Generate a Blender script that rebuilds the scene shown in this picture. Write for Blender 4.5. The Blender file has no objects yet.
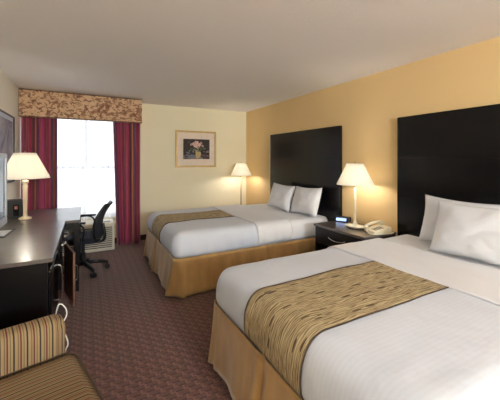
import bpy, bmesh, math, random
from mathutils import Vector, Matrix, noise
random.seed(7)
C = bpy.context.scene.collection
PI = math.pi

# ------------------------------------------------------------------ materials
def lin(c):
    return tuple(((v/255)/12.92 if v/255 <= .04045 else ((v/255+.055)/1.055)**2.4) for v in c) + (1,)

class NT:
    def __init__(s, name):
        s.m = bpy.data.materials.new(name); s.m.use_nodes = True
        s.t = s.m.node_tree; s.n = s.t.nodes; s.b = s.n['Principled BSDF']; s.out = s.n['Material Output']
    def add(s, kind, **kw):
        nd = s.n.new(kind)
        for k, v in kw.items(): setattr(nd, k, v)
        return nd
    def link(s, a, b): s.t.links.new(a, b)
    def coords(s, kind='Object', scale=(1,1,1), rot=(0,0,0)):
        tc = s.add('ShaderNodeTexCoord'); mp = s.add('ShaderNodeMapping')
        mp.inputs['Scale'].default_value = scale; mp.inputs['Rotation'].default_value = rot
        s.link(tc.outputs[kind], mp.inputs['Vector']); return mp.outputs['Vector']
    def noise(s, vec, scale, detail=3, rough=.5, dist=0):
        nd = s.add('ShaderNodeTexNoise'); nd.inputs['Scale'].default_value = scale
        nd.inputs['Detail'].default_value = detail; nd.inputs['Roughness'].default_value = rough
        nd.inputs['Distortion'].default_value = dist
        s.link(vec, nd.inputs['Vector']); return nd.outputs['Fac']
    def ramp(s, fac, stops, interp='LINEAR'):
        nd = s.add('ShaderNodeValToRGB'); cr = nd.color_ramp; cr.interpolation = interp
        while len(cr.elements) < len(stops): cr.elements.new(.5)
        for e, (p, c) in zip(cr.elements, stops): e.position = p; e.color = c if len(c) == 4 else lin(c)
        s.link(fac, nd.inputs['Fac']); return nd.outputs['Color']
    def math(s, op, a, b=None, c=None):
        nd = s.add('ShaderNodeMath', operation=op)
        for i, v in enumerate((a, b, c)):
            if v is None: continue
            if isinstance(v, (int, float)): nd.inputs[i].default_value = v
            else: s.link(v, nd.inputs[i])
        return nd.outputs[0]
    def mix(s, fac, a, b):
        nd = s.add('ShaderNodeMix', data_type='RGBA')
        for i, v in ((0, fac), (6, a), (7, b)):
            if isinstance(v, (int, float)): nd.inputs[i].default_value = v
            elif isinstance(v, tuple): nd.inputs[i].default_value = v
            else: s.link(v, nd.inputs[i])
        return nd.outputs[2]
    def bump(s, h, strength=.3, dist=.01):
        nd = s.add('ShaderNodeBump'); nd.inputs['Strength'].default_value = strength
        nd.inputs['Distance'].default_value = dist
        s.link(h, nd.inputs['Height']); s.link(nd.outputs['Normal'], s.b.inputs['Normal'])
    def base(s, c):
        if isinstance(c, tuple): s.b.inputs['Base Color'].default_value = c
        else: s.link(c, s.b.inputs['Base Color'])

def plain(name, rgb, rough=.5, metal=0, nscale=0, namt=.06, bump=0, coat=0):
    t = NT(name); c = lin(rgb)
    t.b.inputs['Roughness'].default_value = rough; t.b.inputs['Metallic'].default_value = metal
    if coat: t.b.inputs['Coat Weight'].default_value = coat; t.b.inputs['Coat Roughness'].default_value = .15
    v = t.coords(); f = t.noise(v, nscale or 8, 3)
    dk = tuple(x*(1-namt) for x in c[:3]) + (1,); lt = tuple(min(1, x*(1+namt)) for x in c[:3]) + (1,)
    t.base(t.ramp(f, [(.3, dk), (.7, lt)]))
    if bump: t.bump(f, bump, .004)
    return t.m

def uvsep(t, name='UVMap'):
    tc = t.add('ShaderNodeTexCoord'); sp = t.add('ShaderNodeSeparateXYZ')
    t.link(tc.outputs['UV'], sp.inputs[0]); return tc.outputs['UV'], sp.outputs[0], sp.outputs[1]

M = {}
def mk_wall(name, rgb, amt=.03):
    t = NT(name); v = t.coords(); t.b.inputs['Roughness'].default_value = .75
    f = t.noise(v, 1.4, 2); c = lin(rgb)
    t.base(t.ramp(f, [(.3, tuple(x*(1-amt) for x in c[:3])+(1,)), (.7, c)]))
    t.bump(t.noise(v, 160, 4), .12, .002); return t.m
M['wall_warm'] = mk_wall('warm_tan_wallcovering', (228,196,142))
M['wall_cream'] = mk_wall('cream_wallcovering', (238,230,202))
M['wall_left'] = mk_wall('pale_cream_wallcovering', (234,229,214))
t = NT('textured_ceiling'); v = t.coords(); t.b.inputs['Roughness'].default_value = .9
t.base(lin((240,237,236))); t.bump(t.noise(v, 55, 6, .7), .5, .006); M['ceiling'] = t.m

# carpet: staggered interlocking weave
t = NT('patterned_carpet'); v = t.coords(); t.b.inputs['Roughness'].default_value = .95
sp = t.add('ShaderNodeSeparateXYZ'); t.link(v, sp.inputs[0])
wob = t.math('MULTIPLY', t.math('SUBTRACT', t.noise(v, 45, 1), .5), .10)
uu = t.math('DIVIDE', sp.outputs[0], .078); vv = t.math('ADD', t.math('DIVIDE', sp.outputs[1], .040), wob)
row = t.math('FLOOR', vv); fv = t.math('FRACT', vv)
fu = t.math('FRACT', t.math('ADD', t.math('ADD', uu, wob), t.math('MULTIPLY', t.math('FRACT', t.math('MULTIPLY', row, .5)), .72)))
lt1 = t.math('LESS_THAN', fu, .17)
lt2 = t.math('MULTIPLY', t.math('LESS_THAN', fv, .26), t.math('LESS_THAN', fu, .42))
dk = t.math('MULTIPLY', t.math('LESS_THAN', fv, .24), t.math('GREATER_THAN', fu, .36))
n1 = t.noise(v, 240, 2)
hue = t.ramp(t.noise(v, 5, 2), [(.35, (104,60,52)), (.65, (96,62,48))])
c = t.mix(t.math('MULTIPLY', dk, .9), hue, lin((44,26,26)))
c = t.mix(t.math('MULTIPLY', t.math('MAXIMUM', lt1, lt2), .42), c, lin((150,108,92)))
c = t.mix(t.math('MULTIPLY', n1, .35), c, lin((74,46,42)))
t.base(c); t.bump(n1, .5, .004)
t.b.inputs['Sheen Weight'].default_value = .15; M['carpet'] = t.m

# dark espresso laminate
def laminate(name, rgb, rough=.3, spec=.5, coat=0):
    t = NT(name); v = t.coords(scale=(1,1,6)); t.b.inputs['Roughness'].default_value = rough
    f = t.noise(v, 6, 6, .6, .6); c = lin(rgb)
    t.base(t.ramp(f, [(.3, tuple(x*.75 for x in c[:3])+(1,)), (.7, tuple(x*1.25 for x in c[:3])+(1,))]))
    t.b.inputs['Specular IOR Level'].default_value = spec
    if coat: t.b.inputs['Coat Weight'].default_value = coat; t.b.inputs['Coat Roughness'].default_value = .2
    return t.m
M['espresso'] = laminate('espresso_laminate', (15,13,14), .3, .35)
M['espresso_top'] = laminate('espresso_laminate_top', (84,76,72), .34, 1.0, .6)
M['headboard'] = laminate('headboard_veneer', (12,11,13), .22, .36)
M['brown_wood'] = laminate('brown_wood_lining', (120,84,64), .45)
M['groove'] = plain('groove_black', (8,7,8), .7)

# white bedding with tone-on-tone stripes (uv u = metres across the stripes)
def bedding(name, rgb, stripe=True):
    t = NT(name); t.b.inputs['Roughness'].default_value = .85
    v = t.coords(); c = lin(rgb); n = t.noise(v, 7, 4)
    if stripe:
        tc, u, w = uvsep(t)
        s = t.math('SINE', t.math('MULTIPLY', u, 2*PI/.022)); s = t.math('GREATER_THAN', s, 0.0)
        c2 = tuple(x*.97 for x in c[:3]) + (1,)
        col = t.mix(s, c, c2); t.base(col)
    else: t.base(c)
    t.bump(n, .35, .02); t.b.inputs['Sheen Weight'].default_value = .1
    return t.m
M['white_spread'] = bedding('white_striped_sheet', (208,214,226))
M['white_linen'] = bedding('white_linen', (222,223,228), False)
# gold skirt
t = NT('gold_bed_skirt'); v = t.coords(scale=(1,1,.35)); t.b.inputs['Roughness'].default_value = .55
f = t.noise(v, 11, 4); t.base(t.ramp(f, [(.3, (156,118,66)), (.7, (182,144,88))])); t.b.inputs['Sheen Weight'].default_value = .4
t.bump(f, .25, .01); M['skirt'] = t.m
# runner
t = NT('tan_runner_weave'); t.b.inputs['Roughness'].default_value = .8
tc, u, w = uvsep(t)
cmb = t.add('ShaderNodeCombineXYZ'); t.link(t.math('MULTIPLY', u, 1.0), cmb.inputs[0]); t.link(t.math('MULTIPLY', w, .16), cmb.inputs[1])
n = t.noise(cmb.outputs[0], 75, 4, .6, .8)
n0 = t.noise(cmb.outputs[0], 30, 2)
s = t.math('SINE', t.math('ADD', t.math('MULTIPLY', u, 2*PI/.012), t.math('MULTIPLY', n0, 22)))
base = t.ramp(t.math('MULTIPLY_ADD', s, .20, t.math('MULTIPLY', n, 1.0)), [(.2, (98,82,58)), (.40, (146,127,94)), (.60, (180,161,124)), (.85, (204,189,154))])
cmb2 = t.add('ShaderNodeCombineXYZ'); t.link(u, cmb2.inputs[0]); t.link(t.math('MULTIPLY', w, .20), cmb2.inputs[1])
vo = t.add('ShaderNodeTexVoronoi'); vo.inputs['Scale'].default_value = 34; vo.inputs['Randomness'].default_value = .85
t.link(cmb2.outputs[0], vo.inputs['Vector'])
d = t.math('LESS_THAN', vo.outputs['Distance'], .25)
keep = t.math('GREATER_THAN', t.noise(cmb2.outputs[0], 13, 1), .40)
t.base(t.mix(t.math('MULTIPLY', t.math('MULTIPLY', d, keep), .92), base, lin((76,54,32)))); t.bump(n, .4, .005)
M['runner'] = t.m
M['piping_dark'] = plain('dark_brown_piping', (58,44,34), .8)
# valance floral
t = NT('floral_valance'); v = t.coords(); t.b.inputs['Roughness'].default_value = .85
n = t.noise(v, 8.5, 4, .55, 1.0); vo = t.add('ShaderNodeTexVoronoi'); vo.inputs['Scale'].default_value = 15; t.link(v, vo.inputs['Vector'])
m2 = t.noise(t.coords(scale=(1,1,1.6), rot=(.3,.5,.2)), 14, 3, .55, 1.2)
c = t.ramp(n, [(.34, (128,82,66)), (.42, (170,128,98)), (.47, (210,176,142)), (.60, (200,164,130)), (.68, (144,104,80))])
c = t.mix(t.math('MULTIPLY', t.math('GREATER_THAN', m2, .56), .8), c, lin((118,78,62)))
c = t.mix(t.math('MULTIPLY', t.math('LESS_THAN', vo.outputs['Distance'], .25), .6), c, lin((92,66,44)))
t.base(c); M['valance'] = t.m
# striped drape (uv u = metres of cloth)
t = NT('striped_drape'); t.b.inputs['Roughness'].default_value = .6; tc, u, w = uvsep(t)
fr = t.math('FRACT', t.math('DIVIDE', u, .46))
mar = (142,36,68); pur = (88,36,76); nav = (60,38,66); gold = (168,112,78); red = (118,34,44); plum=(150,48,96)
t.base(t.ramp(fr, [(0, mar), (.20, nav), (.27, red), (.33, gold), (.36, red), (.43, pur), (.55, mar), (.70, plum), (.78, mar), (.84, nav), (.88, gold), (.91, mar)], 'CONSTANT'))
t.b.inputs['Sheen Weight'].default_value = .3; M['drape'] = t.m
# sheer
m = bpy.data.materials.new('sheer_voile'); m.use_nodes = True; nt = m.node_tree; nt.nodes.clear()
o = nt.nodes.new('ShaderNodeOutputMaterial'); tr = nt.nodes.new('ShaderNodeBsdfTransparent'); tl = nt.nodes.new('ShaderNodeBsdfTranslucent'); df = nt.nodes.new('ShaderNodeBsdfDiffuse')
mx = nt.nodes.new('ShaderNodeMixShader'); mx2 = nt.nodes.new('ShaderNodeMixShader'); lw = nt.nodes.new('ShaderNodeLayerWeight'); lw.inputs[0].default_value = .5
mr = nt.nodes.new('ShaderNodeMapRange'); mr.inputs['To Min'].default_value = .72; mr.inputs['To Max'].default_value = .98
nt.links.new(lw.outputs['Facing'], mr.inputs['Value'])
tl.inputs[0].default_value = (.80,.80,.81,1); df.inputs[0].default_value = (.9,.9,.9,1); mx.inputs[0].default_value = .3
nt.links.new(tl.outputs[0], mx.inputs[1]); nt.links.new(df.outputs[0], mx.inputs[2])
nt.links.new(mr.outputs[0], mx2.inputs[0]); nt.links.new(tr.outputs[0], mx2.inputs[1]); nt.links.new(mx.outputs[0], mx2.inputs[2])
nt.links.new(mx2.outputs[0], o.inputs[0]); M['sheer'] = m
# lamp shade
def shade_mat(name, rgb):
    m = bpy.data.materials.new(name); m.use_nodes = True; nt = m.node_tree; nt.nodes.clear()
    o = nt.nodes.new('ShaderNodeOutputMaterial'); tl = nt.nodes.new('ShaderNodeBsdfTranslucent'); df = nt.nodes.new('ShaderNodeBsdfDiffuse'); mx = nt.nodes.new('ShaderNodeMixShader')
    nz = nt.nodes.new('ShaderNodeTexNoise'); nz.inputs['Scale'].default_value = 90; cr = nt.nodes.new('ShaderNodeValToRGB')
    c = lin(rgb); cr.color_ramp.elements[0].color = tuple(x*.94 for x in c[:3])+(1,); cr.color_ramp.elements[1].color = c
    nt.links.new(nz.outputs['Fac'], cr.inputs[0]); nt.links.new(cr.outputs[0], tl.inputs[0]); nt.links.new(cr.outputs[0], df.inputs[0])
    mx.inputs[0].default_value = .45
    nt.links.new(tl.outputs[0], mx.inputs[1]); nt.links.new(df.outputs[0], mx.inputs[2]); nt.links.new(mx.outputs[0], o.inputs[0]); return m
M['shade'] = shade_mat('white_lampshade_fabric', (252,250,242))
# striped chair upholstery (uv u = metres)
t = NT('striped_upholstery'); t.b.inputs['Roughness'].default_value = .85; tc, u, w = uvsep(t)
fr = t.math('FRACT', t.math('DIVIDE', u, .050))
A_ = (146,124,90); B_ = (108,92,64); R_ = (98,36,34); K_ = (34,28,24)
t.base(t.ramp(fr, [(0, A_), (.20, B_), (.30, A_), (.38, R_), (.50, A_), (.62, B_), (.70, A_), (.86, K_), (.97, B_)], 'CONSTANT'))
t.bump(t.noise(t.coords(), 300, 2), .3, .002); M['upholstery'] = t.m
M['uph_piping'] = plain('olive_piping', (78,60,42), .85)
M['black_mesh'] = plain('black_chair_mesh', (34,38,48), .75, nscale=200, namt=.3)
M['blue_black'] = plain('blue_black_seat_fabric', (16,22,36), .85, nscale=120, namt=.15)
M['black_plastic'] = plain('black_plastic', (16,17,20), .38)
M['black_gloss'] = plain('black_gloss', (8,9,12), .12)
M['chrome'] = plain('chrome', (210,212,216), .18, 1)
M['silver'] = plain('silver_plastic', (176,182,190), .4, .3)
M['ivory'] = plain('ivory_plastic', (222,212,186), .4)
M['cream_ceramic'] = plain('cream_lamp_base', (226,208,176), .35)
M['brass'] = plain('antique_brass', (170,146,108), .3, .8)
M['ptac'] = plain('beige_unit_plastic', (214,208,192), .5)
M['ptac_dark'] = plain('louvre_gap_dark', (62,58,54), .8)
M['frame_gold'] = plain('pale_gold_frame', (200,170,112), .35, .4)
M['mat_board'] = plain('cream_mat_board', (228,214,200), .9)
M['dark_frame'] = plain('dark_bronze_frame', (62,54,48), .4, .3)
M['window_frame'] = plain('white_window_frame', (226,228,230), .5)
M['baseboard'] = plain('dark_brown_baseboard', (48,34,30), .5)
M['cord'] = plain('white_cord', (226,224,222), .5)
M['paper'] = plain('white_paper', (232,234,238), .6)
M['grey_btn'] = plain('grey_buttons', (120,118,112), .5)
def emis(name, rgb, st):
    t = NT(name); t.base(lin(rgb)); t.b.inputs['Emission Color'].default_value = lin(rgb); t.b.inputs['Emission Strength'].default_value = st; return t.m
M['bulb'] = emis('glowing_bulb', (255,236,205), 8)
M['clock_lcd'] = emis('blue_clock_display', (150,180,240), .9)
t = NT('window_glass'); t.b.inputs['Transmission Weight'].default_value = 1; t.b.inputs['Roughness'].default_value = 0; t.b.inputs['IOR'].default_value = 1.02; t.base((1,1,1,1)); M['glass'] = t.m
# blue-grey landscape print
t = NT('blue_grey_print'); v = t.coords(); t.b.inputs['Roughness'].default_value = .12
n = t.noise(v, 3.2, 6, .6, .8); t.base(t.ramp(n, [(.32, (128,142,162)), (.45, (158,170,188)), (.56, (184,194,206)), (.7, (212,216,222))])); M['print'] = t.m
t = NT('screen'); t.base(lin((10,12,18))); t.b.inputs['Roughness'].default_value = .1; M['screen'] = t.m
for nm, col in (('art_ground', (52,44,44)), ('art_pink', (204,168,160)), ('art_rose', (176,120,120)), ('art_cream', (222,206,184)), ('art_green', (84,92,58)), ('art_sage', (122,134,118)), ('art_vase', (188,164,120)), ('art_blue', (112,118,130)), ('art_plum', (86,62,74)), ('art_table', (136,116,112))):
    M[nm] = plain(nm, col, .8, nscale=60, namt=.18)

# ------------------------------------------------------------------ helpers
def link(name, bm, mat, parent=None, smooth=False, bevel=0, seg=2, solid=0, sub=0, mats=None, off=-1):
    me = bpy.data.meshes.new(name); bmesh.ops.recalc_face_normals(bm, faces=bm.faces[:]) if not solid else None
    bm.to_mesh(me); bm.free()
    o = bpy.data.objects.new(name, me); C.objects.link(o)
    for mm in (mats or [mat]): me.materials.append(mm)
    if parent: o.parent = parent
    if smooth: me.polygons.foreach_set('use_smooth', [True]*len(me.polygons))
    if solid: md = o.modifiers.new('solid', 'SOLIDIFY'); md.thickness = solid; md.offset = off
    if bevel: md = o.modifiers.new('bevel', 'BEVEL'); md.width = bevel; md.segments = seg; md.limit_method = 'ANGLE'; md.angle_limit = .6
    if sub: md = o.modifiers.new('sub', 'SUBSURF'); md.levels = sub; md.render_levels = sub
    return o
def empty(name, loc=(0,0,0), rz=0):
    o = bpy.data.objects.new(name, None); C.objects.link(o); o.location = loc; o.rotation_euler = (0,0,rz); o.empty_display_size = .1
    return o
def tag(o, label, cat, group=None):
    o['label'] = label; o['category'] = cat
    if group: o['group'] = group
    return o
def struct(o): o['kind'] = 'structure'; return o
def bx(bm, x0, x1, y0, y1, z0, z1, mi=0):
    vs = [bm.verts.new(p) for p in ((x0,y0,z0),(x1,y0,z0),(x1,y1,z0),(x0,y1,z0),(x0,y0,z1),(x1,y0,z1),(x1,y1,z1),(x0,y1,z1))]
    for f in ((0,3,2,1),(4,5,6,7),(0,1,5,4),(1,2,6,5),(2,3,7,6),(3,0,4,7)):
        fc = bm.faces.new([vs[i] for i in f]); fc.material_index = mi
    return vs
def box(name, x0, x1, y0, y1, z0, z1, mat, parent=None, bevel=.003, **k):
    bm = bmesh.new(); bx(bm, x0, x1, y0, y1, z0, z1); return link(name, bm, mat, parent, bevel=bevel, **k)
def lathe(bm, prof, cx=0, cy=0, seg=32, cap=True, square=False):
    rings = []
    for r, z in prof:
        ring = []
        for i in range(seg):
            a = 2*PI*i/seg
            ring.append(bm.verts.new((cx+r*math.cos(a), cy+r*math.sin(a), z)))
        rings.append(ring)
    for a, b in zip(rings, rings[1:]):
        for i in range(seg): bm.faces.new((a[i], a[(i+1)%seg], b[(i+1)%seg], b[i]))
    if cap: bm.faces.new(rings[0][::-1]); bm.faces.new(rings[-1])
def tube(bm, pts, r, seg=8, closed=False, cap=True):
    pts = [Vector(p) for p in pts]; n = len(pts); rings = []; up = Vector((0,0,1)); prev = None
    for i, p in enumerate(pts):
        if closed: d = pts[(i+1)%n]-pts[i-1]
        else: d = pts[min(i+1, n-1)]-pts[max(i-1, 0)]
        d.normalize()
        if prev is None:
            a = d.cross(up)
            if a.length < .05: a = d.cross(Vector((1,0,0)))
        else: a = prev - d*prev.dot(d)
        a.normalize(); prev = a; b = d.cross(a)
        rr = r[i] if isinstance(r, (list, tuple)) else r
        rings.append([bm.verts.new(p+rr*(a*math.cos(2*PI*k/seg)+b*math.sin(2*PI*k/seg))) for k in range(seg)])
    pr = list(zip(rings, rings[1:])) + ([(rings[-1], rings[0])] if closed else [])
    for a, b in pr:
        for k in range(seg): bm.faces.new((a[k], a[(k+1)%seg], b[(k+1)%seg], b[k]))
    if cap and not closed: bm.faces.new(rings[0][::-1]); bm.faces.new(rings[-1])
def smoothpts(P, n=8):
    P = [Vector(p) for p in P]; out = []
    for i in range(len(P)-1):
        p0 = P[max(i-1,0)]; p1 = P[i]; p2 = P[i+1]; p3 = P[min(i+2,len(P)-1)]
        for k in range(n):
            s = k/n
            out.append(.5*((2*p1)+(p2-p0)*s+(2*p0-5*p1+4*p2-p3)*s*s+(3*p1-p0-3*p2+p3)*s**3))
    out.append(P[-1]); return out

# ------------------------------------------------------------------ the room
XL, XR, YB, YF, H = -.83, 2.915, 5.53, -3.8, 2.395
struct(box('floor', XL-.1, XR+.1, YF-.1, YB+.1, -.1, 0, M['carpet'], bevel=0))
struct(box('ceiling', XL-.1, XR+.1, YF-.1, YB+.1, H, H+.1, M['ceiling'], bevel=0))
struct(box('wall_left', XL-.1, XL, YF-.1, YB+.1, 0, H, M['wall_left'], bevel=0))
struct(box('wall_right', XR, XR+.1, YF-.1, YB+.1, 0, H, M['wall_warm'], bevel=0))
struct(box('wall_front', XL, XR, YF-.1, YF, 0, H, M['wall_cream'], bevel=0))
WX0, WX1, WZ0, WZ1 = -.68, .66, .46, 2.2
bm = bmesh.new()
bx(bm, XL, WX0, YB, YB+.1, 0, H); bx(bm, WX1, XR, YB, YB+.1, 0, H); bx(bm, WX0, WX1, YB, YB+.1, 0, WZ0); bx(bm, WX0, WX1, YB, YB+.1, WZ1, H)
struct(link('wall_back', bm, M['wall_cream']))
w = struct(empty('window_1', ((WX0+WX1)/2, YB+.05, WZ0)))
hw = (WX1-WX0)/2; hh = WZ1-WZ0
bm = bmesh.new()
bx(bm, -hw, -hw+.05, -.04, .04, 0, hh); bx(bm, hw-.05, hw, -.04, .04, 0, hh); bx(bm, -hw, hw, -.04, .04, 0, .05); bx(bm, -hw, hw, -.04, .04, hh-.05, hh)
bx(bm, -hw, hw, -.035, .035, .80, .84); bx(bm, -.02, .02, -.03, .03, .84, hh)
link('window_frame', bm, M['window_frame'], w)
box('window_glass', -hw+.01, hw-.01, -.003, .003, .01, hh-.01, M['glass'], w, bevel=0)
struct(box('baseboard_back', XL, XR, YB-.012, YB, 0, .09, M['baseboard'], bevel=.002))
struct(box('baseboard_left', XL, XL+.012, YF, YB-.012, 0, .09, M['baseboard'], bevel=.002))
struct(box('baseboard_right', XR-.012, XR, YF, YB-.012, 0, .09, M['baseboard'], bevel=.002))
struct(box('baseboard_front', XL+.012, XR-.012, YF, YF+.012, 0, .09, M['baseboard'], bevel=.002))

# ------------------------------------------------------------------ valance, drapes, sheers
v = tag(empty('window_valance', (0, 5.14, 2.0)), 'boxed floral-print window valance in tan and maroon, up against the ceiling', 'valance')
bm = bmesh.new()
x0, x1, z1 = XL+.004, .787, .392
bx(bm, x0, x1, 0, .03, 0, z1); bx(bm, x0, x0+.03, .03, .388, 0, z1); bx(bm, x1-.03, x1, .03, .388, 0, z1)
link('fabric_board', bm, M['valance'], v, bevel=.006)
bm = bmesh.new(); tube(bm, [(x0, -.004, .008), (x1, -.004, .008)], .006); link('piping', bm, M['uph_piping'], v)
bm = bmesh.new(); tube(bm, [(x0, -.004, z1-.012), (x1, -.004, z1-.012)], .006); link('piping', bm, M['uph_piping'], v)
rail = tag(box('curtain_track', XL+.04, .75, 5.20, 5.36, 2.10, 2.13, M['window_frame']), 'white curtain track behind the floral valance', 'curtain track')

def cloth_panel(name, xs0, xs1, y, z0, z1, folds, amp, mat, taper=0, seed=0, thick=.003, nx=160, nz=26, u0=0, stretch=1.5):
    bm = bmesh.new(); uv = bm.loops.layers.uv.new('UVMap'); rnd = random.Random(seed)
    ph = [rnd.uniform(0, 6.28) for _ in range(4)]
    grid = []
    for j in range(nz+1):
        s = j/nz; z = z0+(z1-z0)*s; row = []
        for i in range(nx+1):
            q = i/nx; a0 = xs0+taper*(1-s); x = a0+(xs1-a0)*q
            f = q+.012*math.sin(3*s+ph[0]+q*9)
            yy = y+amp*(math.sin(2*PI*folds*f+ph[1])+.35*math.sin(2*PI*folds*1.7*f+ph[2]))*(1-.15*s)
            xx = x+amp*.35*math.cos(2*PI*folds*2*f+ph[3])*math.sin(PI*q)
            row.append((bm.verts.new((xx, yy, z)), u0+q*abs(xs1-xs0)*stretch, s*(z1-z0)))
        grid.append(row)
    for j in range(nz):
        for i in range(nx):
            q4 = (grid[j][i], grid[j][i+1], grid[j+1][i+1], grid[j+1][i])
            f = bm.faces.new([p[0] for p in q4])
            for l, p in zip(f.loops, q4): l[uv].uv = (p[1], p[2])
    return link(name, bm, mat, smooth=True, solid=thick)
tag(cloth_panel('drape', XL+.012, -.385, 5.255, .02, 2.11, 4.3, .026, M['drape'], seed=3, u0=.30, stretch=2.0), 'maroon and plum striped drape at the left of the window, by the left wall', 'drape', 'striped drapes')
tag(cloth_panel('drape', .36, .775, 5.255, .02, 2.11, 4.2, .026, M['drape'], taper=.055, seed=5, u0=.16, stretch=1.6), 'maroon and plum striped drape at the right of the window, beside the picture wall', 'drape', 'striped drapes')
tag(cloth_panel('sheer_curtain', -.74, -.02, 5.318, .47, 2.10, 11, .015, M['sheer'], seed=9, thick=0, nx=320), 'left white sheer curtain over the bright window, behind the desk', 'sheer curtain', 'sheers')
tag(cloth_panel('sheer_curtain', -.04, .74, 5.372, .47, 2.10, 9, .015, M['sheer'], seed=12, thick=0, nx=320), 'right white sheer curtain over the bright window, above the office chair', 'sheer curtain', 'sheers')

# ------------------------------------------------------------------ air conditioner
p = tag(empty('air_conditioner', (-.12, 5.29, 0)), 'beige wall air conditioner unit with louvred front standing under the window', 'air conditioner')
box('housing', -.50, .50, -.17, .20, .0, .43, M['ptac'], p, bevel=.02, seg=3)
bm = bmesh.new()
for k in range(11): bx(bm, -.46, .46, -.176, -.171, .055+k*.03, .067+k*.03)
link('grille_gaps', bm, M['ptac_dark'], p)
bm = bmesh.new()
for k in range(11): bx(bm, -.46, .46, -.186, -.171, .070+k*.03, .082+k*.03)
link('louvres', bm, M['ptac'], p, bevel=.002)
bm = bmesh.new()
for k in range(9): bx(bm, -.42+k*.06, -.38+k*.06, -.12, -.02, .43, .434)
link('top_vent', bm, M['ptac_dark'], p)
box('control_panel', .26, .44, -.13, -.03, .43, .437, M['grey_btn'], p)

# ------------------------------------------------------------------ dresser
d = tag(empty('dresser', (-.51, 3.02, 0)), 'long dark espresso dresser with a glossy top along the left wall, one door ajar', 'dresser')
DX0, DX1, DY0, DY1 = -.315, .30, -.68, .66      # local
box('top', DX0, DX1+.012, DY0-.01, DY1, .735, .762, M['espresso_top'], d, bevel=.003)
box('side_panel', DX0, DX1-.015, DY0, DY0+.022, 0, .735, M['espresso'], d)
box('side_panel', DX0, DX1-.015, DY1-.022, DY1, 0, .735, M['espresso'], d)
box('divider', DX0+.01, DX1-.02, -.01, .012, .06, .735, M['brown_wood'], d)
box('back_panel', DX0, DX0+.01, DY0+.022, DY1-.022, .05, .735, M['brown_wood'], d)
box('bottom_panel', DX0+.01, DX1-.02, DY0+.022, DY1-.022, .04, .06, M['brown_wood'], d)
box('plinth', DX0+.02, DX1-.05, DY0+.03, DY1-.03, 0, .04, M['espresso'], d)
def handle(parent, p0, p1, out, name='handle', r=.006):
    a = Vector(p0); b = Vector(p1); o = Vector(out)
    bm = bmesh.new(); tube(bm, smoothpts([a, a+o*.8+(b-a)*.06, a+(b-a)*.5+o*1.15, b+o*.8-(b-a)*.06, b], 6), r)
    return link(name, bm, M['chrome'], parent, smooth=True)
for k, yy in enumerate((.02, .36)):
    dr = box('drawer', DX1-.015, DX1+.006, yy, yy+.29, .575, .725, M['espresso'], d)
    handle(dr, (DX1+.006, yy+.08, .65), (DX1+.006, yy+.21, .65), (.028, 0, 0))
# door standing ajar, hinged at the far end
dr = box('door', 0, .018, -.46, 0, 0, .50, M['brown_wood'], d)
dr.location = (DX1-.0, DY1-.03, .045); dr.rotation_euler = (0,0,.21)
fc = box('outer_face', .0185, .021, -.46, 0, 0, .50, M['espresso'], dr, bevel=0)
handle(dr, (.021, -.39, .22), (.021, -.39, .36), (.028,0,0))
# mini refrigerator in the open near bay
f = tag(empty('mini_refrigerator', (-.50, 2.66, .062)), 'black mini refrigerator with a silver handle inside the near bay of the dresser', 'refrigerator')
box('cabinet', -.26, .235, -.26, .26, 0, .60, M['black_plastic'], f, bevel=.008)
dd = box('door', .238, .29, -.26, .26, .08, .60, M['black_gloss'], f, bevel=.012, seg=3)
handle(dd, (.29, .18, .22), (.29, .18, .50), (.03,0,0), r=.007)
bm = bmesh.new()
for k in range(14): bx(bm, .238, .272, -.24+k*.035, -.222+k*.035, .008, .07)
link('vent_grille', bm, M['silver'], f)

# ------------------------------------------------------------------ desk
k = tag(empty('desk', (-.455, 4.19, 0)), 'dark espresso writing desk adjoining the dresser beneath the window', 'desk')
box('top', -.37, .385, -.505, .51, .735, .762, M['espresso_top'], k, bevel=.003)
bm = bmesh.new(); bx(bm, -.33, .36, -.485, -.465, .655, .735); bx(bm, -.33, .36, .465, .485, .655, .735); bx(bm, .34, .36, -.465, .465, .68, .735); bx(bm, -.35, -.33, -.465, .465, .655, .735)
link('apron', bm, M['espresso'], k)
for sx in (-.365, .330):
    for sy in (-.50, .455): box('leg', sx, sx+.05, sy, sy+.05, 0, .735, M['espresso'], k)

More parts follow.
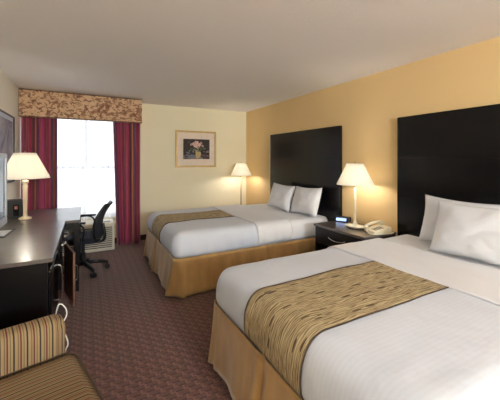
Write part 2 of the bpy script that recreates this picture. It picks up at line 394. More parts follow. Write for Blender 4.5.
# ------------------------------------------------------------------ lamps
def lamp(name, loc, h_base, z0, z1, r0, r1, label, cat, group, kind, power, col=(1,.92,.82)):
    L = tag(empty(name, loc), label, cat, group)
    bm = bmesh.new()
    if kind == 'ceramic':
        lathe(bm, [(.058,0),(.060,.012),(.045,.020),(.022,.030),(.018,.06),(.022,.30),(.026,.36),(.020,.375),(.032,.395),(.034,.41),(.012,.425),(.010,z0+.02)], seg=24)
        link('lamp_base', bm, M['cream_ceramic'], L, smooth=True)
    elif kind == 'column':
        lathe(bm, [(.055,0),(.057,.01),(.04,.02),(.018,.035),(.012,.07),(.0125,.30),(.02,.315),(.012,.33),(.012,z0+.02)], seg=24)
        link('lamp_base', bm, M['ivory'], L, smooth=True)
    else:
        lathe(bm, [(.13,0),(.135,.012),(.12,.022),(.03,.034),(.011,.05),(.011,h_base*.5),(.018,h_base*.5+.012),(.011,h_base*.5+.024),(.011,z0+.02)], seg=24)
        link('lamp_pole', bm, M['brass'], L, smooth=True)
    bm = bmesh.new(); tube(bm, [(0,0,z0-.03),(0,0,z0+.01)], .014); link('socket', bm, M['brass'], L)
    bm = bmesh.new(); bmesh.ops.create_uvsphere(bm, u_segments=16, v_segments=10, radius=.028, matrix=Matrix.Translation((0,0,z0+.06)))
    link('bulb', bm, M['bulb'], L, smooth=True)
    # harp and spider that carry the shade
    bm = bmesh.new()
    tube(bm, smoothpts([(0,.008,z0+.03),(0,.045,z0+.08),(0,.04,z0+.14),(0,0,z1-.01)], 6), .0022, 6)
    tube(bm, smoothpts([(0,-.008,z0+.03),(0,-.045,z0+.08),(0,-.04,z0+.14),(0,0,z1-.01)], 6), .0022, 6)
    for a in range(3): tube(bm, [(0,0,z1-.01),(r1*.985*math.cos(a*2.094),r1*.985*math.sin(a*2.094),z1-.01)], .0018, 6)
    link('harp', bm, M['brass'], L)
    bm = bmesh.new()
    lathe(bm, [(r0,z0),(r0-.004,z0+.006)]+[(r0+(r1-r0)*(q**.93), z0+.006+(z1-z0-.006)*q) for q in (.15,.3,.5,.7,.85,1)], seg=48, cap=False)
    link('lamp_shade', bm, M['shade'], L, smooth=True, solid=.0015)
    bm = bmesh.new(); lathe(bm, [(.003,z1-.012),(.004,z1+.004),(.008,z1+.012),(.003,z1+.022)], seg=12); link('finial', bm, M['brass'], L, smooth=True)
    ld = bpy.data.lights.new('lamp_light', 'POINT'); ld.energy = power; ld.color = col; ld.shadow_soft_size = .035
    lo = bpy.data.objects.new('lamp_light', ld); C.objects.link(lo); lo.parent = L; lo.location = (0,0,z0+.06)
    return L
lamp('table_lamp', (-.590, 4.02, .762), 0, .44, .715, .232, .10, 'cream column table lamp with a wide shade on the desk by the window', 'lamp', None, 'ceramic', 5)
lamp('table_lamp', (2.69, 2.44, .645), 0, .475, .715, .205, .092, 'slim lit table lamp on the nightstand between the beds', 'lamp', None, 'column', 10)
lamp('floor_lamp', (2.60, 5.15, 0), .9, 1.105, 1.345, .205, .092, 'slim lit floor lamp in the far right corner behind the far bed', 'lamp', None, 'floor', 14)

# ------------------------------------------------------------------ beds
def rounded_shell(x0, x1, y0, y1, z0, z1, r, off=0, n=.035, open_head=True, seed=0, wob=.006, tuck=.03, xcut=None, bulge=.012, wrinkle=0):
    """cloth fitted round a mattress: top, foot (x0) and both sides; uv in metres; open underneath and at the head"""
    bm = bmesh.new(); uv = bm.loops.layers.uv.new('UVMap'); vd = {}
    def P(v):
        x, y, z = v
        cx = max(x, x0+r) if not (xcut and x0 < xcut[0]-1e-4) else x
        cx = max(x, x0+r); cy = min(max(y, y0+r), y1-r); cz = min(z, z1-r)
        dv = Vector((x-cx, y-cy, z-cz)); p = Vector((cx, cy, cz))
        if dv.length > 1e-6: nrm = dv.normalized(); p += nrm*(r+off)
        else: nrm = Vector((0,0,1))
        s = (z1-p.z)/(z1-z0)                      # 0 at top, 1 at the hem
        hor = Vector((nrm.x, nrm.y, 0))
        if s > .3:
            q = (s-.3)/.7
            p += hor*(bulge*math.sin(PI*q)-tuck*max(0, q-.72)**1.5*6)
        nn = noise.noise(Vector((p.x*2.4+seed, p.y*2.4, p.z*3)))
        n2 = noise.noise(Vector((p.x*7+seed, p.y*7, p.z*2+4)))
        p += nrm*(wob*nn+wob*.35*n2)
        if wrinkle and abs(hor.length) > .5:
            p += hor*wrinkle*math.sin(p.x*42+3*noise.noise(Vector((p.x*5, p.z*4, seed))))*min(1, s*1.5)
        return p
    def V(v):
        key = (round(v[0],4), round(v[1],4), round(v[2],4))
        if key not in vd: vd[key] = bm.verts.new(P(v))
        return vd[key]
    def rng(a, b):
        k = max(2, int(round((b-a)/n))); return [a+(b-a)*i/k for i in range(k+1)]
    X = rng(xcut[0] if xcut else x0, xcut[1] if xcut else x1); Y = rng(y0, y1); Z = rng(z0, z1)
    def quad(pts, uvs):
        vs = [V(p) for p in pts]
        if len(set(vs)) < 4: return
        f = bm.faces.new(vs)
        for l, u in zip(f.loops, uvs): l[uv].uv = u
    for a, b in zip(X, X[1:]):
        for c_, d_ in zip(Y, Y[1:]): quad([(a,c_,z1),(b,c_,z1),(b,d_,z1),(a,d_,z1)], [(c_,a),(c_,b),(d_,b),(d_,a)])
        for c_, d_ in zip(Z, Z[1:]):
            quad([(a,y0,c_),(b,y0,c_),(b,y0,d_),(a,y0,d_)], [(a,c_),(b,c_),(b,d_),(a,d_)])
            quad([(b,y1,c_),(a,y1,c_),(a,y1,d_),(b,y1,d_)], [(b,c_),(a,c_),(a,d_),(b,d_)])
    if not xcut or xcut[0] <= x0+1e-6:
        for a, b in zip(Y, Y[1:]):
            for c_, d_ in zip(Z, Z[1:]): quad([(x0,b,c_),(x0,a,c_),(x0,a,d_),(x0,b,d_)], [(b,c_),(a,c_),(a,d_),(b,d_)])
    return bm

def bed(loc, W, L, Zt, lab, spreadlab, runlab, cuff, runY, seed, spread_end, gd):
    """local frame: x from the foot (0) to the head (L), y across 0..W"""
    B = tag(empty('bed', loc), lab, 'bed', None)
    box('box_spring', .05, L-.01, .05, W-.05, .16, .39, M['white_linen'], B, bevel=.02)
    for a in (.12, L-.2):
        for b in (.15, W-.21): box('leg', a, a+.06, b, b+.06, 0, .16, M['black_plastic'], B)
    # mattress in its fitted sheet
    bm = rounded_shell(.02, L-.005, .02, W-.02, .392, Zt-.012, .075, seed=seed+5, wob=.004, tuck=.0, wrinkle=.004)
    link('mattress', bm, M['white_linen'], B, smooth=True, solid=.012)
    # gold skirt, foot and both sides, box pleats at corners and mid foot
    path = []
    def seg(a, b, n):
        for i in range(n): path.append(((a[0]+(b[0]-a[0])*i/n), (a[1]+(b[1]-a[1])*i/n)))
    seg((L-.02, 0), (0, 0), 90); seg((0, 0), (0, W), 80); seg((0, W), (L-.02, W), 90); path.append((L-.02, W))
    bm = bmesh.new(); uv = bm.loops.layers.uv.new('UVMap'); rows = []
    nz = 10; zt, zb = .400, .018
    def nrm(x, y):
        if x <= 1e-6 and 1e-6 < y < W-1e-6: return (-1, 0)
        if x <= 1e-6: return (-.7, -.7 if y < W/2 else .7)
        return (0, -1 if y < W/2 else 1)
    for j in range(nz+1):
        s = j/nz; row = []
        for (x, y) in path:
            nx_, ny_ = nrm(x, y)
            fl = .035*s*(.30+.70*max(0, 1-max(0, x-.1)/.5))
            dc = min(math.hypot(x, y), math.hypot(x, W-y)); dm = abs(y-W*.56) if x < 1e-6 else 9
            pl = 0
            for dd_ in ((dc, dm) if x < 1e-6 else (dc, abs(x-L*.52))):
                pl += .034*s*math.exp(-((dd_-.06)/.024)**2) - .050*(.25+.75*s)*math.exp(-(dd_/.018)**2) + .014*s*math.exp(-((dd_-.14)/.03)**2)
            wv = (.016 if x < .3 else .004)*s*noise.noise(Vector((x*4+seed, y*4, s)))*2 + .005*s*math.sin((x+y)*24)
            off = .012+fl+pl+wv
            row.append(bm.verts.new((x+nx_*off, y+ny_*off, zt+(zb-zt)*s+.010*s*noise.noise(Vector((x*2, y*2, seed))))))
        rows.append(row)
    for a, b in zip(rows, rows[1:]):
        for i in range(len(path)-1): bm.faces.new((a[i], b[i], b[i+1], a[i+1]))
    link('bed_skirt', bm, M['skirt'], B, smooth=True, solid=.004)
    # bedspread
    S = tag(empty('bedspread', loc), spreadlab, 'bedspread', None)
    bm = rounded_shell(-.012, L, .0, W, .378, Zt, .115, n=.03, seed=seed, wob=.011, xcut=(-.012, spread_end), wrinkle=.0035)
    link('sheet', bm, M['white_spread'], S, smooth=True, solid=.008)
    bm = rounded_shell(-.012, L, -.0, W, .395, Zt, .115, off=.011, n=.03, seed=seed, wob=.011, xcut=(cuff[0], cuff[1]), wrinkle=.007)
    link('turned_down_cuff', bm, M['white_linen'], S, smooth=True, solid=.009)
    # runner down the middle of the bed, over the foot
    R = tag(empty('bed_runner', loc), runlab, 'bed runner', None)
    bm = bmesh.new(); uv = bm.loops.layers.uv.new('UVMap')
    rr = .115; prof = []
    n0 = 40
    for i in range(n0+1): prof.append((cuff[0]+.05+(rr-.012-cuff[0]-.05)*i/n0, Zt))
    for i in range(1, 13): a = PI/2*i/12; prof.append((rr-.012-rr*math.sin(a), Zt-rr+rr*math.cos(a)))
    zz = Zt-rr
    for i in range(1, 9):
        z = zz+(.402-zz)*i/8; prof.append((-.012, z))
    def surf(x, z, y, off):
        # follow the spread's own undulation
        if z >= Zt-1e-6: nv = Vector((0,0,1))
        elif z > Zt-rr: nv = Vector((x-(rr-.012), 0, z-(Zt-rr))).normalized()
        else: nv = Vector((-1,0,0))
        p = Vector((x, y, z)); s = (Zt-z)/(Zt-.385)
        if s > .3: q = (s-.3)/.7; p.x -= abs(nv.x)*(.012*math.sin(PI*q)-.03*max(0, q-.72)**1.5*6)
        nn = noise.noise(Vector((p.x*2.4+seed, p.y*2.4, p.z*3))); n2 = noise.noise(Vector((p.x*7+seed, p.y*7, p.z*2+4)))
        return p+nv*(.011*nn+.00385*n2+off)
    ny = 26; g = []; dist = 0; last = None; edges = [[], []]
    for (x, z) in prof:
        if last: dist += math.hypot(x-last[0], z-last[1])
        last = (x, z); row = []
        for j in range(ny+1):
            y = runY[0]+(runY[1]-runY[0])*j/ny
            p = surf(x, z, y, .007); row.append((bm.verts.new(p), y, dist))
            if j in (0, ny): edges[j > 0].append(p)
        g.append(row)
    for a, b in zip(g, g[1:]):
        for j in range(ny):
            q4 = (a[j], a[j+1], b[j+1], b[j]); f_ = bm.faces.new([t_[0] for t_ in q4])
            for l, t_ in zip(f_.loops, q4): l[uv].uv = (t_[1], t_[2])
    link('runner_cloth', bm, M['runner'], R, smooth=True, solid=.004, off=0)
    bm = bmesh.new()
    for e in edges: tube(bm, e, .0038, 6)
    link('piping', bm, M['piping_dark'], R, smooth=True)
    return B

bed((.79, 3.03, 0), 1.58, 2.07, .645, 'far bed by the window, gold skirt, dark headboard behind it',
    'white striped bedspread on the far bed, its head end turned down', 'tan patterned runner down the middle of the far bed', (.95, 1.45), (.62, 1.12), 3.3, 1.44, 1)
bed((.80, .43, 0), 1.57, 2.06, .657, 'near bed in the right foreground with a gold pleated skirt',
    'white striped bedspread on the near bed, in the right foreground', 'tan patterned runner down the middle of the near bed', (1.04, 1.62), (.55, 1.06), 8.1, 1.63, 2)

# ------------------------------------------------------------------ pillows
def pillow(loc, w, h, th, rot, label, group, seed, twist=0, crop=0):
    bm = bmesh.new(); nu, nv = 36, 26; uv = bm.loops.layers.uv.new('UVMap')
    def pos(u, v, side):
        a = 1-abs(u)**2.6; b = 1-abs(v)**2.6
        t_ = th*.5*(max(0, a)*max(0, b))**.42
        # sides pull in between the corners
        x = u*w*.5*(1-.085*(1-v*v)); y = v*h*.5*(1-.10*(1-u*u))
        n_ = noise.noise(Vector((u*1.8+seed, v*1.8, side*.7)))
        n2 = noise.noise(Vector((u*5+seed, v*5, side)))
        t_ *= 1+.22*n_+.08*n2
        return Vector((x, side*t_, y+h*.5))
    gs = []
    for side in (-1, 1):
        g = [[pos(-1+2*i/nu, -1+2*j/nv, side) for i in range(nu+1)] for j in range(nv+1)]
        gs.append(g)
    vs = {}
    for s_ in (0, 1):
        for j in range(nv+1):
            for i in range(nu+1):
                edge = i in (0, nu) or j in (0, nv)
                if edge and s_ == 1: vs[(1,j,i)] = vs[(0,j,i)]; continue
                vs[(s_,j,i)] = bm.verts.new(gs[s_][j][i])
    for s_ in (0, 1):
        for j in range(nv):
            for i in range(nu):
                q = [vs[(s_,j,i)], vs[(s_,j,i+1)], vs[(s_,j+1,i+1)], vs[(s_,j+1,i)]]
                bm.faces.new(q if s_ == 0 else q[::-1])
    o = link('pillow', bm, M['white_linen'], smooth=True)
    # base at loc; local x runs along the bed's width, leaning back against the headboard
    o.rotation_euler = (rot, twist, PI/2*-1 if False else -PI/2)
    o.location = loc
    return tag(o, label, 'pillow', group)
PL = -.30
pillow((2.57, 3.85, .645), .58, .40, .16, PL, 'white pillow on the far bed, nearer the window of the pair', 'pillows on the far bed', 1, .03)
pillow((2.61, 3.29, .645), .56, .40, .16, PL, 'white pillow on the far bed, nearer the nightstand of the pair', 'pillows on the far bed', 4, -.03)
pillow((2.69, 1.385, .660), .62, .42, .16, -.20, 'white pillow on the near bed against the headboard, half behind the front pillow', 'pillows on the near bed', 7, .03)
pillow((2.69, .72, .660), .62, .42, .16, -.20, 'rear white pillow on the near bed, at the right edge of the photo', 'pillows on the near bed', 9, 0)
pillow((2.45, 1.13, .660), .66, .43, .17, -.30, 'front white pillow on the near bed, in front of the other two', 'pillows on the near bed', 11, .0)

# ------------------------------------------------------------------ headboards
def headboard(y0, y1, label):
    X0 = 2.868; Hh = tag(empty('headboard', (X0, (y0+y1)/2, .0)), label, 'headboard', 'dark headboards')
    w = (y1-y0)/2
    box('backing', .0205, .033, -w+.001, w-.001, 0, 1.825, M['groove'], Hh, bevel=0)
    zs = [.25, .62, 1.02, 1.42, 1.83]
    for a, b in zip(zs, zs[1:]): box('panel', 0, .02, -w, w, a+.0007, b-.0007, M['headboard'], Hh, bevel=.0015)
    bm = bmesh.new(); bx(bm, -.004, .033, w, w+.012, .02, 1.845); bx(bm, -.004, .033, -w-.012, -w, .02, 1.845); bx(bm, -.004, .033, -w, w, 1.831, 1.845)
    link('edge_trim', bm, M['headboard'], Hh, bevel=.002)
headboard(2.853, 4.51, 'tall dark wooden headboard on the right wall behind the far bed')
headboard(.37, 2.02, 'tall dark wooden headboard behind the near bed, at the right edge of the photo')

# ------------------------------------------------------------------ nightstand and what stands on it
n = tag(empty('nightstand', (2.615, 2.405, 0)), 'dark espresso nightstand with one drawer, between the two beds', 'nightstand')
NZ = .645; hx = .235; hy = .375
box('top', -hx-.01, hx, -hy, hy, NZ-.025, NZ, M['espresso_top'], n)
box('side_panel', -hx+.01, hx, -hy+.01, -hy+.03, 0, NZ-.025, M['espresso'], n)
box('side_panel', -hx+.01, hx, hy-.03, hy-.01, 0, NZ-.025, M['espresso'], n)
box('back_panel', hx-.012, hx, -hy+.03, hy-.03, .04, NZ-.025, M['espresso'], n)
box('shelf', -hx+.015, hx-.012, -hy+.03, hy-.03, .42, .438, M['espresso'], n)
box('shelf', -hx+.015, hx-.012, -hy+.03, hy-.03, .06, .08, M['espresso'], n)
dr = box('drawer', -hx, -hx+.022, -hy+.034, hy-.034, .445, NZ-.03, M['espresso'], n)
bm = bmesh.new(); tube(bm, smoothpts([(-hx,-.12,.545),(-hx-.02,-.11,.535),(-hx-.028,-.05,.522),(-hx-.03,0,.519),(-hx-.028,.05,.522),(-hx-.02,.11,.535),(-hx,.12,.545)], 6), .006)
link('handle', bm, M['chrome'], dr, smooth=True)

# telephone
ph = tag(empty('telephone', (2.66, 2.12, NZ), -.25), 'ivory desk telephone with its handset on, at the near end of the nightstand', 'telephone')
bm = bmesh.new()
vs = bx(bm, -.10, .11, -.085, .085, 0, .03)
for q in (5, 6): vs[q].co.z = .068
link('phone_body', bm, M['ivory'], ph, bevel=.008, seg=3)
hs = bmesh.new(); tube(hs, smoothpts([(-.10,.052,.040),(-.095,.052,.062),(-.05,.052,.080),(.02,.052,.096),(.08,.052,.098),(.105,.052,.094),(.112,.052,.074)], 6), .0135, 10)
for (a, b) in ((-.095, .048), (.105, .078)): bmesh.ops.create_uvsphere(hs, u_segments=14, v_segments=8, radius=.026, matrix=Matrix.Translation((a,.052,b))@Matrix.Diagonal((1.1,1,.75,1)))
link('handset', hs, M['ivory'], ph, smooth=True)
bm = bmesh.new()
for i in range(4):
    for j in range(3):
        x = -.065+i*.028; z = .03+(x+.10)/.21*.038
        bx(bm, x, x+.018, -.065+j*.026, -.048+j*.026, z-.004, z+.006)
link('keypad', bm, M['grey_btn'], ph, bevel=.002)
bm = bmesh.new(); tube(bm, smoothpts([(-.105,.03,.035),(-.13,-.03,.012),(-.125,-.09,.009),(-.04,-.115,.009),(.06,-.118,.009),(.125,-.09,.009)], 8), .0055, 6)
link('phone_cord', bm, M['ivory'], ph, smooth=True)
# tray
tr = tag(empty('tray', (2.615, 2.37, NZ), .15), 'small oval ivory tray in front of the nightstand lamp', 'tray')
bm = bmesh.new(); lathe(bm, [(.001,.004),(.085,.004),(.105,.022),(.112,.026),(.106,.028),(.085,.012),(.001,.011)], seg=32, cap=False)
for v_ in bm.verts: v_.co.x *= .72; v_.co.y *= 1.12
link('dish', bm, M['ivory'], tr, smooth=True)
for (a, b, s_) in ((-.01,-.05,.018), (.0,.04,.02)):
    bb = bmesh.new(); bx(bb, a-s_, a+s_, b-s_*1.5, b+s_*1.5, .012, .024)
    tag(link('soap_packet', bb, M['paper'], bevel=.004), 'tiny white packet in the oval tray, at its ' + ('near' if b < 0 else 'far') + ' end', 'packet', 'packets in the tray').location = (2.615, 2.37, NZ)
# clock
ck = tag(empty('alarm_clock', (2.76, 2.70, NZ), .45), 'black alarm clock with a pale blue display at the far end of the nightstand', 'clock')
bm = bmesh.new(); vs = bx(bm, -.05, .06, -.09, .09, 0, .055)
for q in (4, 7): vs[q].co.x += .025
link('clock_body', bm, M['black_plastic'], ck, bevel=.008, seg=3)
bm = bmesh.new()
pts = [(-.0435,-.06,.014),(-.0435,.065,.014),(-.0275,.065,.046),(-.0275,-.06,.046)]
vsx = [bm.verts.new((a-.004,b,c_)) for a,b,c_ in pts]; bm.faces.new(vsx)
link('clock_display', bm, M['clock_lcd'], ck, solid=.001)

# ------------------------------------------------------------------ pictures
pc = tag(empty('framed_picture', (1.832, YB-.002, 1.262), 0), 'gold-framed flower still life hanging between the drape and the far lamp', 'picture')
pw, phh = .40, .69
bm = bmesh.new(); fw = .034
bx(bm, -pw, pw, -.028, 0, 0, fw); bx(bm, -pw, pw, -.028, 0, phh-fw, phh); bx(bm, -pw, -pw+fw, -.028, 0, fw, phh-fw); bx(bm, pw-fw, pw, -.028, 0, fw, phh-fw)
link('frame', bm, M['frame_gold'], pc, bevel=.005)
box('mat_board', -pw+fw, pw-fw, -.012, -.002, fw, phh-fw, M['mat_board'], pc, bevel=0)
art = bmesh.new(); am = ['art_ground','art_pink','art_rose','art_cream','art_green','art_sage','art_vase','art_blue','art_plum','art_table']
ax0, ax1, az0, az1 = -.255, .265, .155, .535
lay = [0]
def ell(cx, cz, rx, rz, mi, n_=14, rot=0):
    lay[0] += 1; y = -.0138-lay[0]*.00004
    vs = []
    for i in range(n_):
        a = 2*PI*i/n_; w_ = 1+.15*math.sin(3*a+cx*40)
        x = rx*math.cos(a)*w_; z = rz*math.sin(a)*w_
        X_ = cx+x*math.cos(rot)-z*math.sin(rot); Z_ = cz+x*math.sin(rot)+z*math.cos(rot)
        vs.append(art.verts.new((min(max(X_, ax0), ax1), y, min(max(Z_, az0), az1))))
    f_ = art.faces.new(vs); f_.material_index = mi
bx(art, ax0, ax1, -.0135, -.0118, az0, az1, 0)
rr_ = random.Random(4)
ell(0, .20, .26, .045, 9, 20); ell(-.13, .205, .10, .04, 7); ell(.15, .20, .10, .035, 8)
for _ in range(26): ell(rr_.uniform(-.24,.25), rr_.uniform(.17,.33), rr_.uniform(.015,.045), rr_.uniform(.006,.018), rr_.choice([7,8,9,5,3]), 8, rr_.uniform(-.6,.6))
ell(.03, .25, .055, .075, 6); ell(.03, .20, .045, .02, 6)
for _ in range(26): ell(.01+rr_.gauss(0,.06), .37+rr_.gauss(0,.035), rr_.uniform(.02,.035), rr_.uniform(.008,.014), rr_.choice([4,4,5]), 8, rr_.uniform(0,3))
for (a, b, s_) in ((-.06,.44,.035),(.0,.47,.04),(.05,.43,.038),(-.02,.41,.042),(.09,.46,.026),(-.10,.43,.024),(.03,.39,.034),(.12,.41,.02)):
    ell(a, b, s_, s_*.85, 1); ell(a+.006, b-.003, s_*.6, s_*.5, 3 if s_ > .034 else 2); ell(a, b, s_*.25, s_*.22, 2)
link('artwork', art, None, pc, mats=[M[a] for a in am])
pc2 = tag(empty('framed_picture', (XL+.002, 4.22, 1.13), 0), 'large framed blue-grey print on the left wall behind the desk lamp', 'picture')
bm = bmesh.new(); pw, phh, fw = .53, .81, .018
bx(bm, 0, .026, -pw, pw, 0, fw); bx(bm, 0, .026, -pw, pw, phh-fw, phh); bx(bm, 0, .026, -pw, -pw+fw, fw, phh-fw); bx(bm, 0, .026, pw-fw, pw, fw, phh-fw)
link('frame', bm, M['dark_frame'], pc2, bevel=.003)
box('mat_board', .002, .012, -pw+fw, pw-fw, fw, phh-fw, plain('pale_blue_mat', (176,188,204), .8), pc2, bevel=0)
box('artwork', .0125, .014, -pw+fw+.05, pw-fw-.05, fw+.05, phh-fw-.05, M['print'], pc2, bevel=0)

# ------------------------------------------------------------------ on the dresser and desk
tv = tag(empty('television', (-.58, 2.66, .762)), 'silver-framed flat television on the dresser at the left edge of the photo', 'television')
bm = bmesh.new(); tw, b_ = .37, .032
z0_, z1_ = .135, .69
bx(bm, -.03, .02, -tw, tw, z0_, z0_+.055); bx(bm, -.03, .02, -tw, tw, z1_-b_, z1_); bx(bm, -.03, .02, -tw, -tw+b_, z0_+.055, z1_-b_); bx(bm, -.03, .02, tw-b_, tw, z0_+.055, z1_-b_)
link('bezel', bm, M['silver'], tv, bevel=.006, seg=3)
box('screen', -.02, .010, -tw+b_+.001, tw-b_-.001, z0_+.056, z1_-b_-.001, M['screen'], tv, bevel=0)
box('rear_casing', -.085, -.031, -tw+.05, tw-.05, z0_+.05, z1_-.06, M['black_plastic'], tv, bevel=.02)
bm = bmesh.new(); bx(bm, -.055, -.02, -.06, .06, .015, .14); bx(bm, -.13, .02, -.17, .14, 0, .016); link('stand', bm, M['black_plastic'], tv, bevel=.006)
bk = tag(empty('guest_folder', (-.645, 3.30, .762), -.05), 'black guest folder with a white page lying open on the dresser beside the television', 'folder')
box('cover', -.06, .06, -.17, .17, 0, .006, M['black_plastic'], bk, bevel=.002)
box('page', -.052, .045, -.13, .10, .006, .010, M['paper'], bk, bevel=.001)
rm = tag(empty('coffee_maker', (-.70, 4.13, .762), .0), 'small black coffee maker behind the desk lamp, against the left wall', 'coffee maker')
box('body', -.09, .09, -.07, .09, 0, .20, M['black_plastic'], rm, bevel=.008)
box('control_panel', .0, .05, -.074, -.069, .03, .15, M['black_gloss'], rm, bevel=.001)
box('switch', .012, .038, -.079, -.074, .105, .14, plain('red_brown_switch', (150,90,80), .5), rm, bevel=.001)

# ------------------------------------------------------------------ office chair (faces the desk)
oc = tag(empty('office_chair', (-.045, 4.27, 0), PI-.22), 'black wheeled office chair with a curved mesh back, facing the desk', 'chair')
# local +x is forward
bm = bmesh.new()
nu = 20
pts = []
for j in range(3):
    pass
bx(bm, -.20, .24, -.235, .235, .40, .47)
bmesh.ops.subdivide_edges(bm, edges=bm.edges[:], cuts=4, use_grid_fill=True)
for v_ in bm.verts:
    x, y, z = v_.co; r_ = math.hypot(x/.26, y/.25)
    if r_ > .9: k_ = .9/r_; v_.co.x *= .55+.45*k_; v_.co.y *= .55+.45*k_
    if x > .12: v_.co.z -= (x-.12)*.25
    if z > .45: v_.co.z -= .012*(1-min(1, r_))
link('seat', bm, M['blue_black'], oc, smooth=True, bevel=.01, sub=1)
bm = bmesh.new(); lathe(bm, [(.03,.11),(.03,.25),(.02,.255),(.02,.37),(.08,.38),(.08,.40)], seg=20); link('gas_column', bm, M['black_plastic'], oc, smooth=False)
for i in range(5):
    a = .95+i*2*PI/5; ca, sa = math.cos(a), math.sin(a)
    bm = bmesh.new(); tube(bm, [(.02*ca,.02*sa,.125),(.15*ca,.15*sa,.115),(.275*ca,.275*sa,.085)], [.028,.024,.018], 8)
    lg = link('base_arm', bm, M['black_plastic'], oc, smooth=True)
    bm = bmesh.new()
    for s_ in (-.016, .016):
        c0 = Vector((.275*ca-sa*s_, .275*sa+ca*s_, .031)); ax = Vector((-sa, ca, 0))
        tube(bm, [c0-ax*.010, c0+ax*.010], .029, 16)
    tube(bm, [(.275*ca,.275*sa,.03),(.275*ca,.275*sa,.09)], .009, 8)
    link('caster', bm, M['black_plastic'], lg)
# back
def backpt(s, t_):
    # s 0 bottom..1 top ; t_ -1..1 across
    z = .45+.40*s; hwid = .20+.03*math.sin(PI*min(1,s*1.1))-.05*max(0,s-.75)*4*.6
    x = -.19-.02*math.sin(PI*s)*-1.2-.11*s*s-.0
    x += .035*t_*t_
    return Vector((x-.02, t_*hwid, z))
bm = bmesh.new(); g = [[bm.verts.new(backpt(j/14, -1+2*i/14)) for i in range(15)] for j in range(15)]
for j in range(14):
    for i in range(14): bm.faces.new((g[j][i], g[j][i+1], g[j+1][i+1], g[j+1][i]))
link('backrest', bm, M['black_mesh'], oc, smooth=True, solid=.01)
bm = bmesh.new()
loop = [backpt(0,-1+2*i/8) for i in range(9)]+[backpt(j/10,1) for j in range(1,10)]+[backpt(1,1-2*i/8) for i in range(9)]+[backpt(1-j/10,-1) for j in range(1,10)]
tube(bm, loop, .017, 8, closed=True); link('back_frame', bm, M['black_plastic'], oc, smooth=True)
bm = bmesh.new(); tube(bm, smoothpts([(-.02,0,.385),(-.18,0,.375),(-.245,0,.42),(-.225,0,.60)], 6), [.02]*19, 8); link('back_support', bm, M['black_plastic'], oc, smooth=True)
for s_ in (-1, 1):
    bm = bmesh.new(); tube(bm, smoothpts([(-.05,s_*.20,.41),(-.06,s_*.27,.46),(-.07,s_*.275,.60),(0,s_*.275,.655),(.13,s_*.275,.645),(.16,s_*.275,.60),(.10,s_*.272,.46),(.06,s_*.20,.41)], 6), .011, 8)
    ar = link('armrest', bm, M['black_plastic'], oc, smooth=True)
    bx_ = box('arm_pad', -.09, .13, s_*.275-.026, s_*.275+.026, .655, .678, M['black_plastic'], ar, bevel=.009, seg=3)

# ------------------------------------------------------------------ striped armchair
ac = tag(empty('armchair', (-.36, 1.40, 0), .26), 'tan armchair with maroon and black stripes in the lower left corner', 'armchair')
def soft(name, x0, x1, y0, y1, z0, z1, r, parent, axis, mat='upholstery', nn=.05, dome=0, crown=None):
    bm = bmesh.new(); uv = bm.loops.layers.uv.new('UVMap')
    def rng(a, b): k_ = max(3, int(round((b-a)/nn))); return [a+(b-a)*i/k_ for i in range(k_+1)]
    X, Y, Z = rng(x0,x1), rng(y0,y1), rng(z0,z1); vd = {}
    def P(v):
        c_ = Vector((min(max(v[0],x0+r),x1-r), min(max(v[1],y0+r),y1-r), min(max(v[2],z0+r),z1-r)))
        d_ = Vector(v)-c_; p = c_+(d_.normalized()*r if d_.length > 1e-6 else d_)
        if dome and v[2] > (z0+z1)/2:
            p.z += dome*math.sin(PI*(v[0]-x0)/(x1-x0))**.5*math.sin(PI*(v[1]-y0)/(y1-y0))**.5 if (x0 < v[0] < x1 and y0 < v[1] < y1) else 0
        if crown: p = crown(p)
        return p
    def V(v):
        key = tuple(round(q,4) for q in v)
        if key not in vd: vd[key] = bm.verts.new(P(v))
        return vd[key]
    def quad(ps, fa):
        f_ = bm.faces.new([V(p) for p in ps])
        for l, p in zip(f_.loops, ps): l[uv].uv = ((p[axis] if fa != axis else p[(axis+1)%3]), p[2])
    for a, b in zip(X, X[1:]):
        for c_, d_ in zip(Y, Y[1:]):
            quad([(a,c_,z1),(b,c_,z1),(b,d_,z1),(a,d_,z1)], 2); quad([(a,d_,z0),(b,d_,z0),(b,c_,z0),(a,c_,z0)], 2)
        for c_, d_ in zip(Z, Z[1:]):
            quad([(a,y0,c_),(b,y0,c_),(b,y0,d_),(a,y0,d_)], 1); quad([(b,y1,c_),(a,y1,c_),(a,y1,d_),(b,y1,d_)], 1)
    for a, b in zip(Y, Y[1:]):
        for c_, d_ in zip(Z, Z[1:]):
            quad([(x1,a,c_),(x1,b,c_),(x1,b,d_),(x1,a,d_)], 0); quad([(x0,b,c_),(x0,a,c_),(x0,a,d_),(x0,b,d_)], 0)
    return link(name, bm, M[mat], parent, smooth=True)
soft('seat_base', -.30, .35, -.46, .34, .12, .30, .03, ac, 1)
cush = soft('seat_cushion', -.20, .40, -.415, .295, .30, .435, .05, ac, 1, dome=.02)
bm = bmesh.new()
lp = [(.335-.045*(abs(t_/10)**8), .285*t_/10 + .003, .428) for t_ in range(-10, 11)]
tube(bm, [(-.15,-.405,.43),(.1,-.408,.43)]+[(.345,-.40,.43),(.38,-.365,.43)]+[(.389,y*.01,.43) for y in range(-35,25,5)]+[(.38,.245,.43),(.345,.28,.43),(.1,.288,.43),(-.15,.285,.43)], .005, 6)
link('piping', bm, M['uph_piping'], cush, smooth=True)
for s_ in (1, -1):
    a, b = (.29, .43) if s_ > 0 else (-.56, -.42)
    soft('arm', -.36, .36, a, b, .10, .60, .04, ac, 0)
soft('backrest', -.36, -.18, -.42, .29, .12, .88, .07, ac, 1)
for sx in (-.30, .29):
    for sy in (-.51, .34): box('leg', sx, sx+.045, sy, sy+.045, 0, .13, M['espresso'], ac)

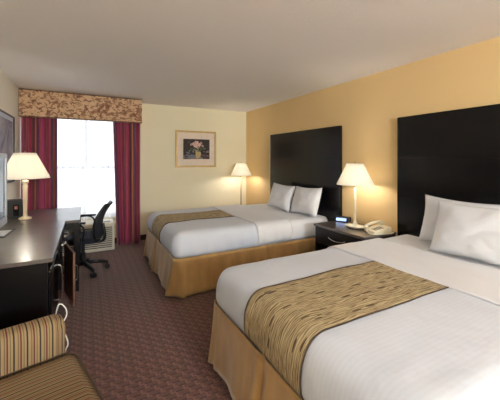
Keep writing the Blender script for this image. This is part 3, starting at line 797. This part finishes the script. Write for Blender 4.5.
# white cable looping out of the dresser
bm = bmesh.new()
tube(bm, smoothpts([(-.23,2.25,.01),(-.19,2.2,.30),(-.156,2.1,.52),(-.136,2.1,.545),(-.111,2.1,.51),(-.109,2.1,.468),(-.131,2.1,.425),(-.135,2.1,.39),(-.112,2.1,.35),(-.101,2.1,.298),(-.116,2.1,.255),(-.15,2.1,.12),(-.16,2.12,.006)], 8), .0038, 6)
tag(link('power_cord', bm, M['cord'], smooth=True), 'white cord looping between the dresser and the striped armchair', 'cord')

# ------------------------------------------------------------------ unseen pendant added behind the camera to brighten the room
cl = tag(empty('added_pendant', (1.1, -3.1, H)), 'unseen white pendant added behind the camera as fill light', 'added fill light')
bm = bmesh.new(); lathe(bm, [(.06,-.001),(.06,-.02),(.03,-.03),(.006,-.032),(.006,-.26),(.025,-.27),(.025,-.31)], seg=24); link('stem', bm, M['silver'], cl)
bm = bmesh.new(); lathe(bm, [(.03,-.26),(.10,-.28),(.17,-.33)], seg=32, cap=False); link('lamp_shade', bm, M['shade'], cl, smooth=True, solid=.002)
bm = bmesh.new(); bmesh.ops.create_uvsphere(bm, u_segments=16, v_segments=10, radius=.035, matrix=Matrix.Translation((0,0,-.335))); link('bulb', bm, M['bulb'], cl, smooth=True)
ld = bpy.data.lights.new('added_fill', 'POINT'); ld.shadow_soft_size = .12; ld.energy = 290; ld.color = (.84,.92,1)
lo = bpy.data.objects.new('added_fill', ld); C.objects.link(lo); lo.parent = cl; lo.location = (0,0,-.50)

# ------------------------------------------------------------------ daylight, camera
wd = bpy.data.worlds.new('World'); bpy.context.scene.world = wd; wd.use_nodes = True
bg = wd.node_tree.nodes['Background']; bg.inputs[0].default_value = (.86,.93,1,1); bg.inputs[1].default_value = 1.6
wl = bpy.data.lights.new('daylight_portal', 'AREA'); wl.shape = 'RECTANGLE'; wl.size = WX1-WX0; wl.size_y = WZ1-WZ0; wl.energy = 1; wl.cycles.is_portal = True
wo = bpy.data.objects.new('daylight_portal', wl); C.objects.link(wo); wo.location = ((WX0+WX1)/2, YB+.12, (WZ0+WZ1)/2); wo.rotation_euler = (-PI/2,0,0)
cam = bpy.data.cameras.new('camera'); co = bpy.data.objects.new('camera', cam); C.objects.link(co)
co.location = (0,0,1.40); co.rotation_euler = (PI/2, 0, -math.radians(28.5)); cam.sensor_width = 36; cam.lens = 300/500*36; cam.shift_y = -.08; cam.clip_start = .02
sc = bpy.context.scene; sc.camera = co
sc.view_settings.view_transform = 'Standard'; sc.view_settings.look = 'None'; sc.view_settings.gamma = 1; sc.view_settings.use_curve_mapping = False
sc.view_settings.exposure = 0.75
sc.cycles.max_bounces = 10; sc.cycles.diffuse_bounces = 6; sc.cycles.transparent_max_bounces = 12; sc.cycles.sample_clamp_indirect = 6
